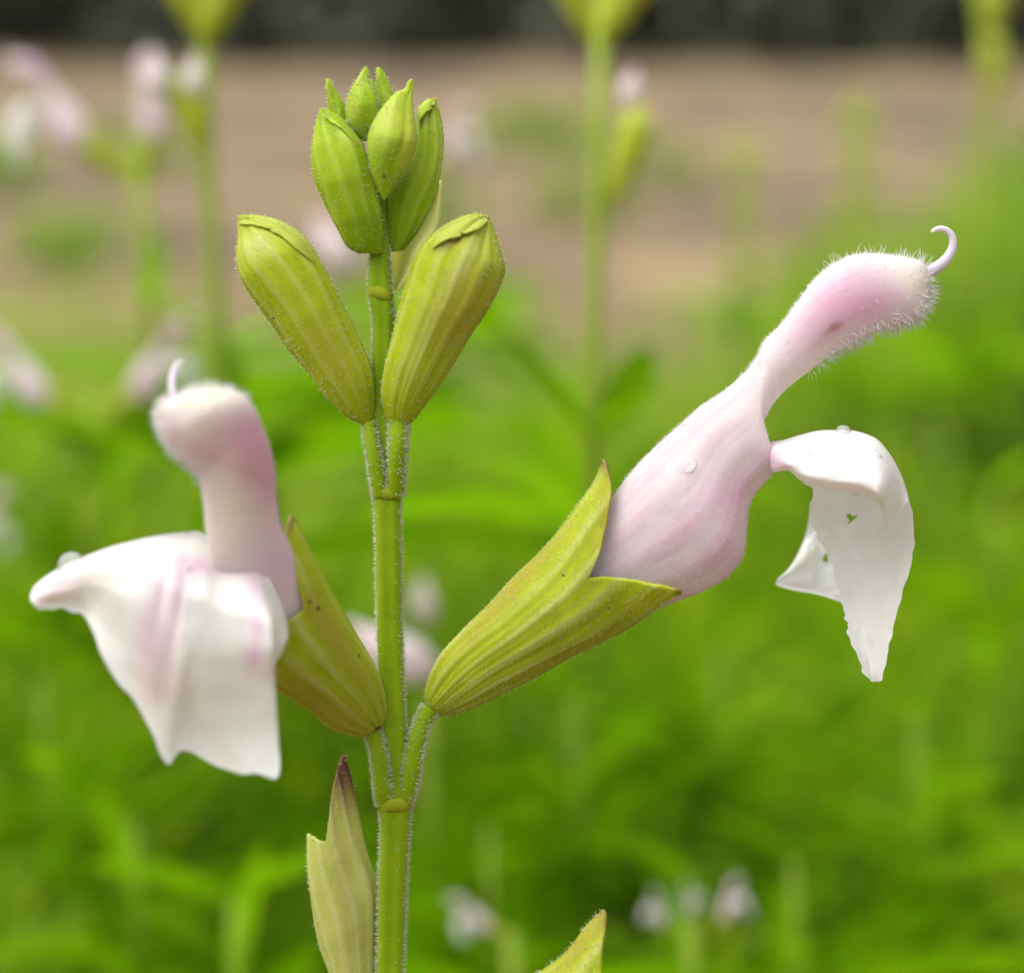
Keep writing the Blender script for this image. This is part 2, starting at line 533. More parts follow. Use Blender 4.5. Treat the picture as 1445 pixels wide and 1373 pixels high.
# --- calyx of the flower on the right
ro = P(607, 1003, 0)
cal_top = [(601, 998), (600, 985), (606, 960), (621, 929), (652, 892), (688.5, 855.6), (725, 816), (759, 782), (786, 748.5), (814, 709), (835, 681), (852, 649)]
cal_bot = [(612, 1008), (625, 1009), (640, 1007), (667, 998), (707, 978), (756, 953.5), (805, 929), (851, 907.6), (890, 886), (927, 859), (950, 843), (964, 837)]
cal_in = [(858, 668), (863, 697), (859, 722), (855, 742), (848, 776), (838, 800), (829, 817), (840, 815), (854, 814), (884, 817), (915, 825), (945, 833)]
g = ellipse_loft(cal_top, cal_bot, [0, 0, 0, 0, 0], [.95, .92, .88, .8, .6], 90, 128, organic(13, 1.5, .6), trim=cal_in,
                 tz=lambda T, th: 2.4 * sm(.74, 1, T) * sm(.35, 1, (1 - np.cos(th)) / 2) * (np.sin(th) > -.5))
mk = calyx_mask(g, 13, .6, .955, lambda x, y: .9 * blob(x, y, 720, 835, 120, 14, -48) + .8 * blob(x, y, 855, 740, 14, 55) + .7 * blob(x, y, 780, 948, 120, 16, -26))
calyx_r = loft_object('calyx', g, M['calyx'], plant, ro, mk, cap1=False, thick=.16)
calyx_r["label"] = 'olive ribbed open calyx holding the pale pink tube'
hair_on('hair', g, 2600, 5, .42, M['hair'], calyx_r, ro, jit=.16)
ped, gp = tube('pedicel', [(566, 1140, .2, 12), (577, 1112, .45, 12.5), (582, 1080, .5, 12.5), (587, 1049, .35, 12.2), (597, 1020, .1, 12), (608, 1000, 0, 13)], M['stem'], calyx_r, P(580, 1120, .3), mask=stem_mask, m=20)
hair_on('hair', gp, 1100, 6.5, .55, M['hair'], calyx_r, ro, weight=np.abs(np.cos(gp['th'])) ** 6 + .05, jit=.3)

# --- corolla (tube and hood) of the flower on the right
CR = [(690, 860, 740, 930), (770, 790, 850, 895), (862, 705, 945, 851), (896, 663, 997, 832), (934, 625, 1034, 808), (965, 597, 1051, 782), (989, 574, 1055, 745),
      (1010, 560, 1061, 708), (1026, 549, 1080, 682), (1037, 540, 1098, 660), (1046, 531, 1088, 630), (1056, 522, 1077, 606), (1069, 503, 1085, 583), (1078, 482, 1099, 562),
      (1099, 460, 1117, 545), (1124, 427, 1145, 524), (1154, 389, 1179, 499), (1183, 368, 1210, 482), (1208, 359, 1242, 466), (1242, 358, 1275, 458), (1284, 364, 1300, 445), (1304, 371, 1309, 425), (1310, 382, 1312, 405)]
cr = spline(CR, 240)
def corolla_disp(T, th, c):
    x, y = c[..., 0], c[..., 1]
    tube_part = 1 - sm(.48, .62, T)
    return (1.3 * np.cos(11 * th + .8 * np.sin(6 * T)) * tube_part + 1.2 * np.sin(7 * T + 2 * th) + .8 * np.sin(17 * T + 3 * th + 1)
            + 3.0 * sm(.5, .6, T) * (1 - sm(.6, .7, T)) * np.cos(th * 3))
g = ellipse_loft(cr[:, :2], cr[:, 2:], [0, 0, 0, .2, .3, .3, .3], [.3, .45, .55, .64, .62, .52, .56, .62, .62, .66, .7, .75], 150, 72, corolla_disp)
x, y = g['xy'][..., 0], g['xy'][..., 1]
hood = .72 * blob(x, y, 1190, 415, 62, 36, -32) + .65 * blob(x, y, 1225, 432, 62, 22, -22) + .4 * blob(x, y, 1140, 470, 40, 26, -55)
tubep = .6 * (.75 * blob(x, y, 1030, 700, 34, 24, -35) + .55 * blob(x, y, 1040, 780, 30, 50) + .4 * blob(x, y, 940, 760, 90, 40, -40) + .35 * blob(x, y, 985, 800, 60, 30, -25))
stri = (.10 + .10 * np.cos(11 * g['th'] + .8 * np.sin(6 * g['T']))) * (1 - sm(.5, .62, g['T']))
mk = np.zeros(x.shape + (3,))
vein = .32 * sm(.55, .98, np.cos(34 * g['th'] + 2.2 * np.sin(3 * g['T'] + g['th']) + 1.5 * np.sin(11 * g['T']))) * (1 - sm(.55, .75, g['T'])) + .18 * sm(.6, .98, np.cos(26 * g['th'] + 5 * g['T'])) * sm(.62, .75, g['T'])
mk[..., 0] = np.clip(hood + tubep + stri + vein, 0, 1)
mk[..., 1] = np.clip(.7 * blob(x, y, 1178, 462, 13, 7, -25) + .25 * blob(x, y, 1165, 475, 26, 10, -40), 0, .85)
mk[..., 2] = np.clip(.9 * blob(x, y, 1135, 533, 60, 15, -42) + .8 * blob(x, y, 1290, 395, 24, 30) + .6 * blob(x, y, 1240, 362, 60, 10), 0, 1)
corolla_r = loft_object('corolla', g, M['tube'], plant, ro, mk)
corolla_r["label"] = 'pale pink tube and hooded upper lip in profile'
gr_cor = g
hoodw = sm(1125, 1200, x) * (.035 + sm(.82, .97, g['s']) * 2.2 + sm(.93, 1, 1 - g['s']) * .45 + sm(1275, 1310, x) * .8)
hair_on('hair', g, 800, 19, .52, M['petal_hair'], corolla_r, ro, weight=hoodw, jit=.35)
hair_on('hair', g, 1800, 5, .45, M['petal_hair'], corolla_r, ro, weight=sm(850, 900, x) * (.4 + 3 * sm(.95, 1, 1 - g['s'])), jit=.3)

def style_mask(g):
    mk = np.zeros(g['T'].shape + (3,)); mk[..., 0] = sm(.8, 1, g['T']); return mk
tube('style', [(1290, 402, .3, 9), (1312, 384, .3, 9), (1327, 374, .3, 8), (1339, 361, .3, 7), (1345, 345, .3, 6), (1342, 331, .3, 5), (1332, 323.5, .3, 4.3), (1322, 323.5, .3, 3.6), (1314, 328, .3, 2.2)],
     M['style'], corolla_r, ro, m=12, n=50, mask=style_mask)

# --- lower lip of the flower on the right: a mesh sewn from three draped sheets
def crinkle(u, v):
    return (.10 * np.sin(31 * u + 9 * v) * np.sin(23 * v - 7 * u) + .06 * np.sin(57 * u - 19 * v + 1) + .05 * np.sin(43 * v + 29 * u)) * np.sin(math.pi * np.clip(v, .04, 1)) ** .3

def patch(pairs, n, m, zfun, bulge=None):
    """sheet between paired edge points (x0,y0,x1,y1); zfun(u,v)->mm, bulge(u,v)->pixel offset (n,m,2)"""
    q = spline(pairs, n)
    v = np.linspace(0, 1, m)[None, :, None]
    xy = q[:, None, :2] * (1 - v) + q[:, None, 2:4] * v
    U = np.broadcast_to(np.linspace(0, 1, n)[:, None], (n, m)); V = np.broadcast_to(v[..., 0], (n, m))
    if bulge is not None: xy = xy + bulge(U, V)
    z = zfun(U, V)
    return dict(G=P(xy[..., 0], xy[..., 1], z), xy=xy, U=U, V=V, n=n, m=m)

def join_patches(ps, skip=None):
    Vs, Fs, Ms, k = [], [], [], 0
    for i, p in enumerate(ps):
        f = grid_faces(p['n'], p['m'], False)
        if skip is not None and skip[i] is not None:
            hole = skip[i](p).ravel()
            f = [q for q in f if not hole[list(q)].all()]
        Vs.append(p['G'].reshape(-1, 3)); Fs += [tuple(a + k for a in q) for q in f]
        Ms.append(p['mask'].reshape(-1, 3)); k += p['n'] * p['m']
    return np.concatenate(Vs), Fs, np.concatenate(Ms)

def ragged(pairs_edge, amp):
    return pairs_edge

MAIN = [(1062, 632, 1068, 672), (1085, 624, 1094, 665), (1104, 621, 1109, 662), (1128, 614, 1120, 669), (1153, 608, 1132, 680), (1183, 607, 1146, 690), (1211, 609, 1145, 708),
        (1239, 621, 1142, 726), (1257, 643, 1147, 745), (1272, 670, 1158, 765), (1282, 701, 1168, 785), (1288, 728, 1176, 806), (1290, 758, 1182, 826),
        (1289, 778, 1187, 845), (1285, 799, 1190, 860), (1272, 842, 1194, 877), (1264, 872, 1197, 886), (1259, 893, 1195, 896), (1255, 910, 1205, 913), (1251, 930, 1213, 935), (1247, 950, 1219, 949), (1243, 961, 1228, 962)]
def z_main(u, v):
    b = np.sin(math.pi * np.clip(v, 0, 1) ** .8)
    hang = sm(.0, .15, u) * (1 - .75 * sm(.5, .85, u))
    return -2.3 * b * hang - 1.6 * v * sm(.05, .3, u) * (1 - .6 * sm(.55, .9, u)) + .35 * np.sin(9 * u + 4 * v) * sm(.3, .7, u) + .8 * sm(.8, 1, u) + .25 * crinkle(u, v)
pm = patch(MAIN, 190, 120, z_main, lambda u, v: np.stack([(1.3 * np.sin(83 * u) + 1.0 * np.sin(139 * u + 2)) * (sm(.9, 1, v) + .5 * sm(.1, 0, v) * sm(.4, .6, u)), 0 * u], -1))
SIDE = [(1160, 700, 1143, 716), (1172, 715, 1142, 730), (1182, 740, 1136, 758), (1190, 765, 1126, 782), (1198, 790, 1112, 803), (1204, 810, 1096, 819), (1206, 825, 1095, 825), (1205, 836, 1112, 831), (1202, 848, 1150, 838), (1198, 855, 1184, 848)]
ps = patch(SIDE, 60, 70, lambda u, v: -7.2 - .8 * v * np.sin(3.1 * u) + 3.2 * sm(.45, 1, v) * sm(.2, .6, u) + .3 * crinkle(u, v))
FLAP = [(1062, 632, 1070, 673), (1085, 624, 1096, 666), (1104, 621, 1114, 664), (1128, 614, 1130, 678), (1153, 608, 1147, 686), (1183, 607, 1176, 692), (1211, 609, 1203, 696), (1239, 621, 1226, 702), (1257, 643, 1241, 713), (1268, 665, 1248, 728), (1277, 690, 1247, 742), (1282, 706, 1240, 754)]
def z_flap(u, v):
    top = sm(.0, .2, u) * (1 - sm(.72, 1.0, u))
    return -1.6 * (1 - sm(0, .13, u)) + 1.0 * np.sin(v * math.pi * .8) * (1 - sm(.1, .35, u)) * sm(.04, .16, u) + 4.4 * np.sin(v * math.pi * .62) * top + .9 * v * sm(.1, .4, u) - .9 * sm(.85, 1, v) * top + .25 * crinkle(u, v)
pf = patch(FLAP, 90, 44, z_flap, lambda u, v: np.stack([4 * np.sin(math.pi * v) * sm(.3, .8, u), -3 * np.sin(math.pi * v) * sm(.1, .5, u)], -1))
for p in (pm, ps, pf):
    xx, yy = p['xy'][..., 0], p['xy'][..., 1]
    p['mask'] = np.zeros(xx.shape + (3,))
pf['mask'][..., 0] = np.clip(.55 * sm(1125, 1085, pf['xy'][..., 0]) + .85 * blob(pf['xy'][..., 0], pf['xy'][..., 1], 1180, 650, 55, 16, 18) + .45 * blob(pf['xy'][..., 0], pf['xy'][..., 1], 1105, 645, 30, 12, -10), 0, 1)
def star(p):
    xx, yy = p['xy'][..., 0], p['xy'][..., 1]
    a = np.arctan2(yy - 731, xx - 1201); r = np.hypot(xx - 1201, yy - 731)
    return (r < 7.0 + 2.2 * np.cos(3 * a + .9) + 1.3 * np.cos(5 * a + 2)) | ((np.abs(xx - 1207) < 6) & (np.abs(yy - 697) < 2.5))
def tri(p):
    xx, yy = p['xy'][..., 0], p['xy'][..., 1]
    return (yy > 779) & (yy < 794) & (np.abs(xx - 1166) < (yy - 776) * .55)
V, F, mk = join_patches([pm, ps, pf], [star, tri, None])
lip_r = build('lower_lip', V, F, M['lip'], corolla_r, ro, mk)
lip_r["label"] = 'white drooping lower lip with bitten holes and torn edge'
# --- flower on the left, turned towards the viewer
lo = P(534, 1028, .2)
lc_top = [(540, 1026), (541, 1005), (538, 985), (525, 943), (497, 893), (456, 819.5), (440, 787), (424, 755), (408, 728)]
lc_bot = [(531, 1034), (515, 1034), (498, 1032), (479, 1026), (433, 994), (382, 966), (355, 945), (335, 915)]
lc_in = [(403, 745), (405, 770), (411, 795), (420, 830), (428, 858), (415, 870), (395, 880), (370, 890), (350, 902)]
g = ellipse_loft(lc_top, lc_bot, [.2, 1.4, 2.6, 3.8, 5.0], [.95, .9, .85, .7, .45], 80, 90, organic(12, 1.8, 1.4), trim=lc_in)
mk = calyx_mask(g, 12, 1.4, .95, lambda x, y: .9 * blob(x, y, 470, 900, 90, 18, 57) + .8 * blob(x, y, 450, 990, 90, 20, 32))
calyx_l = loft_object('calyx', g, M['calyx'], plant, lo, mk, cap1=False, thick=.16)
calyx_l["label"] = 'olive calyx behind the flower that faces the viewer, dark specks on it'
gl_cal = g
hair_on('hair', g, 2600, 5, .45, M['hair'], calyx_l, lo, jit=.16)
ped, gp = tube('pedicel', [(545, 1136, .2, 13), (540.5, 1110, .5, 13), (537, 1080, .6, 12.5), (532, 1050, .5, 12), (526, 1028, .4, 13)], M['stem'], calyx_l, lo, mask=stem_mask, m=20)
hair_on('hair', gp, 900, 6, .55, M['hair'], calyx_l, lo, weight=np.abs(np.cos(gp['th'])) ** 6 + .05, jit=.3)

CL = [(500, 950, 470, 985), (465, 880, 420, 960), (434, 818, 378, 930), (412, 775, 335, 880), (396, 738, 303, 820), (391, 705, 290, 762), (389, 663, 285, 706),
      (384, 632, 277, 670), (374, 604, 246, 641), (361, 575, 227, 613), (346, 558, 221, 588), (304, 546.5, 228, 568), (262, 552, 243, 560)]
cl = spline(CL, 240)
g = ellipse_loft(cl[:, :2], cl[:, 2:], [1.5, 3.0, 4.8, 6.5, 8.0, 9.5, 10.5, 11], [.8, .8, .75, .62, .6, .72, .85, .9], 130, 60,
                 lambda T, th, c: 1.5 * np.sin(7 * T + 2 * th) + 1.0 * np.sin(15 * T + 3 * th) - 6 * sm(.5, .62, T) * (1 - sm(.72, .82, T)) * np.exp(-((th - 1.9) / .5) ** 2))
x, y = g['xy'][..., 0], g['xy'][..., 1]
mk = np.zeros(x.shape + (3,))
mk[..., 0] = np.clip(1.2 * blob(x, y, 356, 632, 48, 50, 25) + 1.0 * blob(x, y, 388, 650, 26, 90) + .55 * blob(x, y, 290, 640, 40, 12, 20) + .5 * blob(x, y, 405, 800, 40, 60, 60) + .35 * blob(x, y, 245, 605, 12, 24) + .2 * blob(x, y, 330, 770, 20, 30), 0, 1)
mk[..., 1] = np.clip(.22 * blob(x, y, 345, 668, 30, 9, 20) + .18 * blob(x, y, 292, 648, 18, 9) + .12 * blob(x, y, 330, 790, 20, 25), 0, 1)  # faint brown paints in the shading edge under the hood
mk[..., 2] = np.clip(1.0 * blob(x, y, 295, 560, 66, 18) + .95 * blob(x, y, 318, 725, 32, 70) + .4 * blob(x, y, 262, 590, 24, 22), 0, 1)  # cream cap and neck; the cap also paints in the hood's highlight
corolla_l = loft_object('corolla', g, M['tube'], plant, lo, mk)
corolla_l["label"] = 'hooded upper lip seen from the front, pink behind and cream below'
gl_cor = g
hair_on('hair', g, 800, 12, .5, M['petal_hair'], corolla_l, lo, weight=sm(700, 640, y) * (.03 + sm(.75, 1, g['s']) * 1.5 + sm(590, 550, y) * .8 * sm(360, 320, x)), jit=.4)
tube('style', [(252, 600, 11.6, 5), (247, 570, 11.6, 5.5), (243, 548, 11.2, 5), (245, 528, 10.6, 4.5), (251, 515, 10.2, 4.5), (258, 511, 9.8, 3)], M['style'], corolla_l, lo, m=12, n=30, mask=style_mask)

LIP = [(42, 841, 44, 849), (46, 830, 53, 858), (58, 818, 72, 860), (84, 801, 92, 861), (125, 783, 116, 866), (155, 772, 128, 884), (185, 764, 144, 925), (215, 757, 162, 957), (240, 753, 190, 990),
       (262, 751, 213, 1031), (284, 751, 238, 1077), (298, 762, 256, 1057), (312, 772, 286, 1072), (328, 776, 332, 1088), (348, 780, 366, 1094), (364, 790, 391, 1096),
       (376, 810, 395, 1072), (388, 833, 382, 1022), (398, 856, 380, 966), (405, 880, 385, 945), (407, 896, 397, 922)]
def z_lip(u, v):
    across = np.sin(math.pi * np.clip(u, 0, 1) ** .9)
    thr = np.exp(-((u - .58) / .16) ** 2)
    dome = sm(0, .30, v) * (1 - .62 * sm(.42, 1.0, v))
    bulge = 1.3 * np.exp(-((u - .80) / .10) ** 2) * sm(.02, .25, v) * (1 - sm(.38, .58, v))
    chan = -.10 * (np.exp(-((u - .47) / .018) ** 2) + np.exp(-((u - .40) / .018) ** 2) + .8 * np.exp(-((u - .69) / .02) ** 2)) * sm(.05, .2, v) * (1 - sm(.35, .75, v))
    soft = .35 * np.sin(u * 13 + 2.5 * v + 1.0) * sm(.45, .9, v) + .14 * np.sin(u * 29 - 5 * v + 1.5 * np.sin(4 * v)) * sm(.2, .8, v) + .2 * np.sin(11 * u - 6 * v)
    return 7.6 - 2.6 * thr * (1 - sm(0, .18, v)) + 3.4 * (.25 + .75 * across) * dome + bulge + chan + soft - 1.2 * (1 - across) * (1 - u) + .6 * v + .15 * crinkle(u, v)
def edge_wave(u, v):
    a = 2.2 * np.sin(61 * u) + 1.6 * np.sin(113 * u + 1) + 1.2 * np.sin(37 * u + 2)
    return np.stack([.5 * a * sm(.85, 1, v), a * sm(.8, 1, v) * .8], -1)
p = patch(LIP, 160, 100, z_lip, edge_wave)
xx, yy = p['xy'][..., 0], p['xy'][..., 1]
p['mask'] = np.zeros(xx.shape + (3,))
def streak(x, y, pts, w):
    q = spline(pts, 40)
    d = np.min(np.hypot(x[..., None] - q[:, 0], y[..., None] - q[:, 1]), axis=-1)
    return np.exp(-(d / w) ** 2)
p['mask'][..., 0] = np.clip(0.42 * streak(xx, yy, [(278, 800), (256, 835), (240, 880), (234, 930), (232, 975)], 17) + 0.4 * streak(xx, yy, [(258, 792), (228, 825), (212, 870), (208, 920), (214, 975)], 18)
                            + .3 * blob(xx, yy, 224, 900, 30, 80) + 0.75 * streak(xx, yy, [(352, 800), (360, 840), (362, 880), (357, 925)], 12)
                            + .4 * blob(xx, yy, 357, 940, 14, 20) + .5 * blob(xx, yy, 85, 825, 55, 16, -25) + .45 * blob(xx, yy, 180, 770, 70, 10, -14) + .6 * blob(xx, yy, 290, 800, 45, 12, 10), 0, .95)
p['mask'][..., 1] = np.clip(.45 * blob(xx, yy, 222, 965, 26, 40, 10) + .4 * blob(xx, yy, 330, 795, 30, 14) + .5 * blob(xx, yy, 73, 848, 8, 8), 0, 1)
V, F, mk = join_patches([p])
lip_l = build('lower_lip', V, F, M['lip'], corolla_l, lo, mk)
lip_l["label"] = 'broad white lower lip with pink streaks and a side lobe'
gl_lip = p

# --- closed buds
def bud(name, A, B, z, ratio, k, mat, n=70, m=64, amp=1.2, crease=None, blot=None, pale=.32, hairs=1200, hl=4.5, mat_mask=None):
    def dsp(T, th, c):
        d = organic(k, amp, .7, 1.0)(T, th, c)
        if crease is not None:
            for (s0, s1, t0, w, dep) in crease:
                s = (1 - np.cos(th)) / 2
                line = s0 + (s1 - s0) * T
                d = d - dep * np.exp(-((s - line) / w) ** 2) * sm(t0, t0 + .12, T) * (np.sin(th) > -.2)
        return d
    g = ellipse_loft(A, B, z, ratio, n, m, dsp)
    T, th = g['T'], g['th']
    mk = np.zeros(T.shape + (3,))
    mk[..., 0] = pale * sm(.3, .95, np.cos(k * th + .7 + RW(T, th))) * sm(.05, .2, T) * (1 - .5 * sm(.8, 1, T))
    if blot is not None:
        r, gg, b = blot(g['xy'][..., 0], g['xy'][..., 1])
        mk[..., 0] = np.clip(mk[..., 0] + r, 0, 1); mk[..., 1] = np.clip(gg, 0, 1); mk[..., 2] = np.clip(b, 0, 1)
    base = g['G'][0].mean(0)
    o = loft_object(name, g, mat, plant, base, mk)
    if hairs: hair_on('hair', g, hairs, hl, .40, M['hair'], o, base, jit=.16)
    return o, g

GA = [(513, 600), (505, 596), (495, 591), (470, 568.5), (438, 530), (406, 491.5), (380, 453), (351, 415), (336, 389), (332, 366), (335, 334), (334.5, 306)]
GB = [(527, 600), (528.5, 585), (529, 552), (525, 524), (508, 482), (489, 440), (470, 399), (451, 363), (431, 334), (409, 318), (380, 307), (358, 304), (335, 304.5)]
bG, gG = bud('flower_bud', GA, GB, [.3, .6, .8, .8, .6], [.85, .85, .85, .8, .7], 11, M['calyx'], n=110, m=120, amp=1.1,
             crease=[(.80, .80, .72, .04, 8.0)], blot=lambda x, y: (.7 * blob(x, y, 362, 345, 22, 20) + .5 * blob(x, y, 400, 325, 40, 8, 30), .35 * blob(x, y, 336, 308, 8, 8), .5 * blob(x, y, 470, 500, 30, 70, -35)), hairs=1700)  # round pale spot paints the highlight on the front bulge
bG["label"] = 'plump closed bud leaning away from the stem, folded tip'
HA = [(549, 600), (544, 585), (540, 565), (543, 524), (552, 485), (562, 440), (575, 395), (588, 357), (608, 331), (622, 320), (640, 310), (669, 302), (689, 305)]
HB = [(576, 600), (584, 593), (598, 575), (620, 543), (640, 511), (662, 475), (688, 440), (707, 402), (713.5, 382), (710, 363), (701, 334), (691, 306)]
bH, gH = bud('flower_bud', HA, HB, [.5, 1.1, 1.4, 1.4, 1.2], [.9, .88, .85, .8, .75], 12, M['calyx'], n=110, m=120, amp=1.2,
             crease=[(.26, .30, .74, .04, 9.0), (.62, .70, .70, .05, 5.0)],
             blot=lambda x, y: (.7 * blob(x, y, 655, 375, 12, 45, 30) + .4 * blob(x, y, 600, 470, 10, 70, 25), .75 * blob(x, y, 634, 345, 24, 7, -22) + .3 * blob(x, y, 690, 308, 6, 8), .8 * blob(x, y, 655, 440, 40, 80, 30)), hairs=1700)
bH["label"] = 'plump olive bud beside the stem with brown fold at its tip'
for o, g, pts in ((bG, gG, [(538, 700, .3, 11), (531, 660, .55, 11), (525, 625, .5, 10), (521, 596, .35, 9)]), (bH, gH, [(558, 700, .3, 12), (560, 660, .7, 12.5), (562, 625, .8, 13), (563, 596, .6, 14)])):
    po, gp = tube('pedicel', pts, M['stem'], o, g['G'][0].mean(0), mask=stem_mask, m=20)
    hair_on('hair', gp, 800, 6, .55, M['hair'], o, g['G'][0].mean(0), weight=np.abs(np.cos(gp['th'])) ** 6 + .05, jit=.3)

bA, gA_ = bud('flower_bud', [(508, 358), (497, 353), (478, 324), (459, 289), (443, 251), (438.5, 213), (443, 181), (452, 154)],
              [(540, 358), (541, 335), (538, 300), (531, 267), (522, 228), (512, 200), (497, 181), (478, 165), (455, 153)], [.4, .9, 1.1, 1.1, 1.0], [.8, .8, .8, .75, .6], 9, M['bud'],
              crease=[(.55, .62, .68, .05, 4.0), (.22, .25, .5, .05, 2.0)], blot=lambda x, y: (.4 * blob(x, y, 488, 190, 16, 12, 30), .7 * blob(x, y, 520, 330, 25, 40) + .6 * blob(x, y, 470, 172, 25, 6, 25), 0 * x), hairs=750)
bA["label"] = 'bright green ribbed bud, outermost at the cluster beside the pink blur'
bB, gB_ = bud('flower_bud', [(553, 356), (550, 338), (546, 302), (550, 267), (568, 238), (582, 205), (586, 175), (590, 152), (600, 142), (613, 139)],
              [(568, 354), (574, 347), (596, 315), (614, 276), (625, 232), (627, 194), (619, 155), (615, 140)], [-.2, 0, .1, 0, 0], [.8, .8, .8, .75, .6], 9, M['bud'],
              crease=[(.4, .5, .72, .07, 4.0)], blot=lambda x, y: (.5 * blob(x, y, 606, 168, 12, 12) + .4 * blob(x, y, 622, 220, 5, 60), .7 * blob(x, y, 560, 300, 25, 50) + .7 * blob(x, y, 597, 163, 14, 6, -25), 0 * x), hairs=750)
bB["label"] = 'bright green ribbed bud with hooked tip, behind the pointed one'
bC, gC_ = bud('flower_bud', [(541, 282), (534, 267), (521, 228), (519, 200), (527, 172), (540, 150), (560, 129), (570, 126), (577, 114), (580.5, 112)],
              [(544, 282), (555, 264), (577, 232), (590, 197), (587, 170), (583, 145), (583, 125), (582, 112)], [1.6, 1.9, 2.1, 2.0, 1.6], [.7, .75, .75, .65, .5], 5, M['bud'],
              amp=1.0, pale=.25, crease=[(.68, .74, .3, .05, 2.5)], blot=lambda x, y: (.75 * blob(x, y, 543, 165, 16, 40, 22), .3 * blob(x, y, 545, 225, 20, 20), .7 * blob(x, y, 580, 200, 16, 60)), hairs=450)
bC["label"] = 'pale pointed bud in front of the cluster with one dark speck'
bD, gD_ = bud('flower_bud', [(513, 200), (500, 186), (490, 170), (489, 150), (495, 125), (506, 106), (515, 94.5)],
              [(518, 200), (530, 180), (534, 155), (530, 130), (521, 112), (520, 100), (518, 94.5)], [1.0, 1.2, 1.3, 1.2, 1.0], [.75, .75, .75, .65, .5], 5, M['bud'],
              n=50, m=48, amp=.8, pale=.2, blot=lambda x, y: (.5 * blob(x, y, 510, 115, 8, 20, 20), 0 * x, .4 * blob(x, y, 495, 150, 8, 30)), hairs=600)
bE, gE_ = bud('flower_bud', [(538, 190), (532, 160), (531, 130), (529.5, 110), (531, 96)], [(552, 190), (558, 165), (557, 135), (549, 115), (540, 100), (534, 95)], [.0, 0, -.2, -.3, -.3], .6, 4, M['bud'],
              n=40, m=36, amp=.6, pale=.2, hairs=350)
bF, gF_ = bud('flower_bud', [(478, 215), (466, 180), (461, 140), (458.5, 120), (460, 112)], [(496, 215), (492, 180), (488, 150), (478, 134), (470, 120), (463, 111.5)], [.2, .1, 0, 0, 0], .6, 4, M['bud'],
              n=40, m=36, amp=.6, pale=.2, crease=[(.55, .5, .5, .1, 3)], hairs=350)
bI, gI_ = bud('flower_bud', [(521, 190), (519, 165), (518, 140), (519, 122), (522, 112)], [(545, 190), (546, 165), (543, 145), (534, 124), (525, 112)], [.6, .7, .7, .6, .5], .6, 4, M['bud'],
              n=40, m=36, amp=.6, pale=.1, hairs=250)
# pale sepal standing behind the cluster
BR = [(553, 408, 560, 409), (552, 385, 574, 392), (556, 350, 594, 352), (570, 315, 617, 318), (590, 285, 620, 285), (610, 268, 621, 262), (616, 258, 621, 255)]
p = patch(BR, 40, 14, lambda u, v: -3.2 - .6 * np.sin(math.pi * v))
p['mask'] = np.zeros(p['U'].shape + (3,)); p['mask'][..., 0] = .6
V, F, mk = join_patches([p])
o = build('bract', V, F, M['dry'], plant, P(556, 408, -1.2), mk, thick=.1)
o["label"] = 'pale straw bract behind the bud cluster'

# --- straw-coloured calyx by the foot of the frame
dc_top = [(497, 1500), (482, 1430), (466, 1373), (452, 1333), (438, 1271), (431.5, 1215), (433, 1177)]
dc_bot = [(512, 1500), (528, 1440), (534, 1373), (536, 1326), (533, 1243), (519, 1201), (507, 1150), (495, 1091), (486.5, 1063)]
dc_in = [(440, 1180), (450, 1184), (460, 1188), (463, 1165), (466, 1139), (470, 1112), (475, 1085), (481, 1070)]
g = ellipse_loft(dc_top, dc_bot, [-1.5, -1.2, -1.0, -1.0, -1.2], [.8, .75, .65, .5, .35], 80, 84, organic(11, 1.6, .3), trim=dc_in)
x, y = g['xy'][..., 0], g['xy'][..., 1]
mk = np.zeros(x.shape + (3,))
mk[..., 0] = .7 * sm(.3, .95, np.cos(11 * g['th'] + .3 + .5 * np.sin(9 * g['T'])))
mk[..., 1] = np.clip(.95 * sm(1165, 1075, y) + .35 * sm(1230, 1150, y) * sm(.4, 1, np.cos(11 * g['th'])), 0, 1) * sm(450, 470, x)
mk[..., 2] = .5 * blob(x, y, 490, 1270, 16, 90, -8)
calyx_d = loft_object('calyx', g, M['dry'], plant, P(505, 1500, -1.5), mk, cap1=False, thick=.14)
calyx_d["label"] = 'empty straw coloured calyx with a purple brown tip'
hair_on('hair', g, 1400, 5, .45, M['hair'], calyx_d, P(505, 1500, -1.5), jit=.4)
tube('pedicel', [(504, 1496, -1.5, 11), (515, 1560, -1.0, 11), (540, 1640, .2, 12)], M['stem'], calyx_d, P(505, 1500, -1.5), m=14, n=20)

# --- tip of a calyx rising into the frame below the flower
bc_top = [(604, 1640), (600, 1620), (606, 1594), (621, 1563), (652, 1526), (688, 1450), (725, 1405), (760, 1371), (798, 1340), (829, 1302), (845, 1288), (853, 1283)]
bc_bot = [(612, 1648), (640, 1642), (707, 1612), (756, 1588), (805, 1563), (851, 1541), (890, 1520), (927, 1493), (964, 1471)]
bc_in = [(855, 1295), (852, 1319), (850, 1345), (848, 1373), (842, 1410), (829, 1451), (854, 1449), (884, 1452), (915, 1460), (945, 1467)]
g = ellipse_loft(bc_top, bc_bot, [.2, .5, .8, 1, 1], [.9, .85, .75, .6, .38], 80, 90, organic(13, 1.8, .6), trim=bc_in)
mk = calyx_mask(g, 13, .6, .93, lambda x, y: .8 * blob(x, y, 820, 1330, 14, 70, 40))
calyx_b = loft_object('calyx', g, M['calyx'], plant, P(608, 1645, .2), mk, cap1=False, thick=.16)
calyx_b["label"] = 'olive calyx with only its brown-edged pointed lobe showing'
hair_on('hair', g, 2600, 7, .5, M['hair'], calyx_b, P(608, 1645, .2), jit=.4)
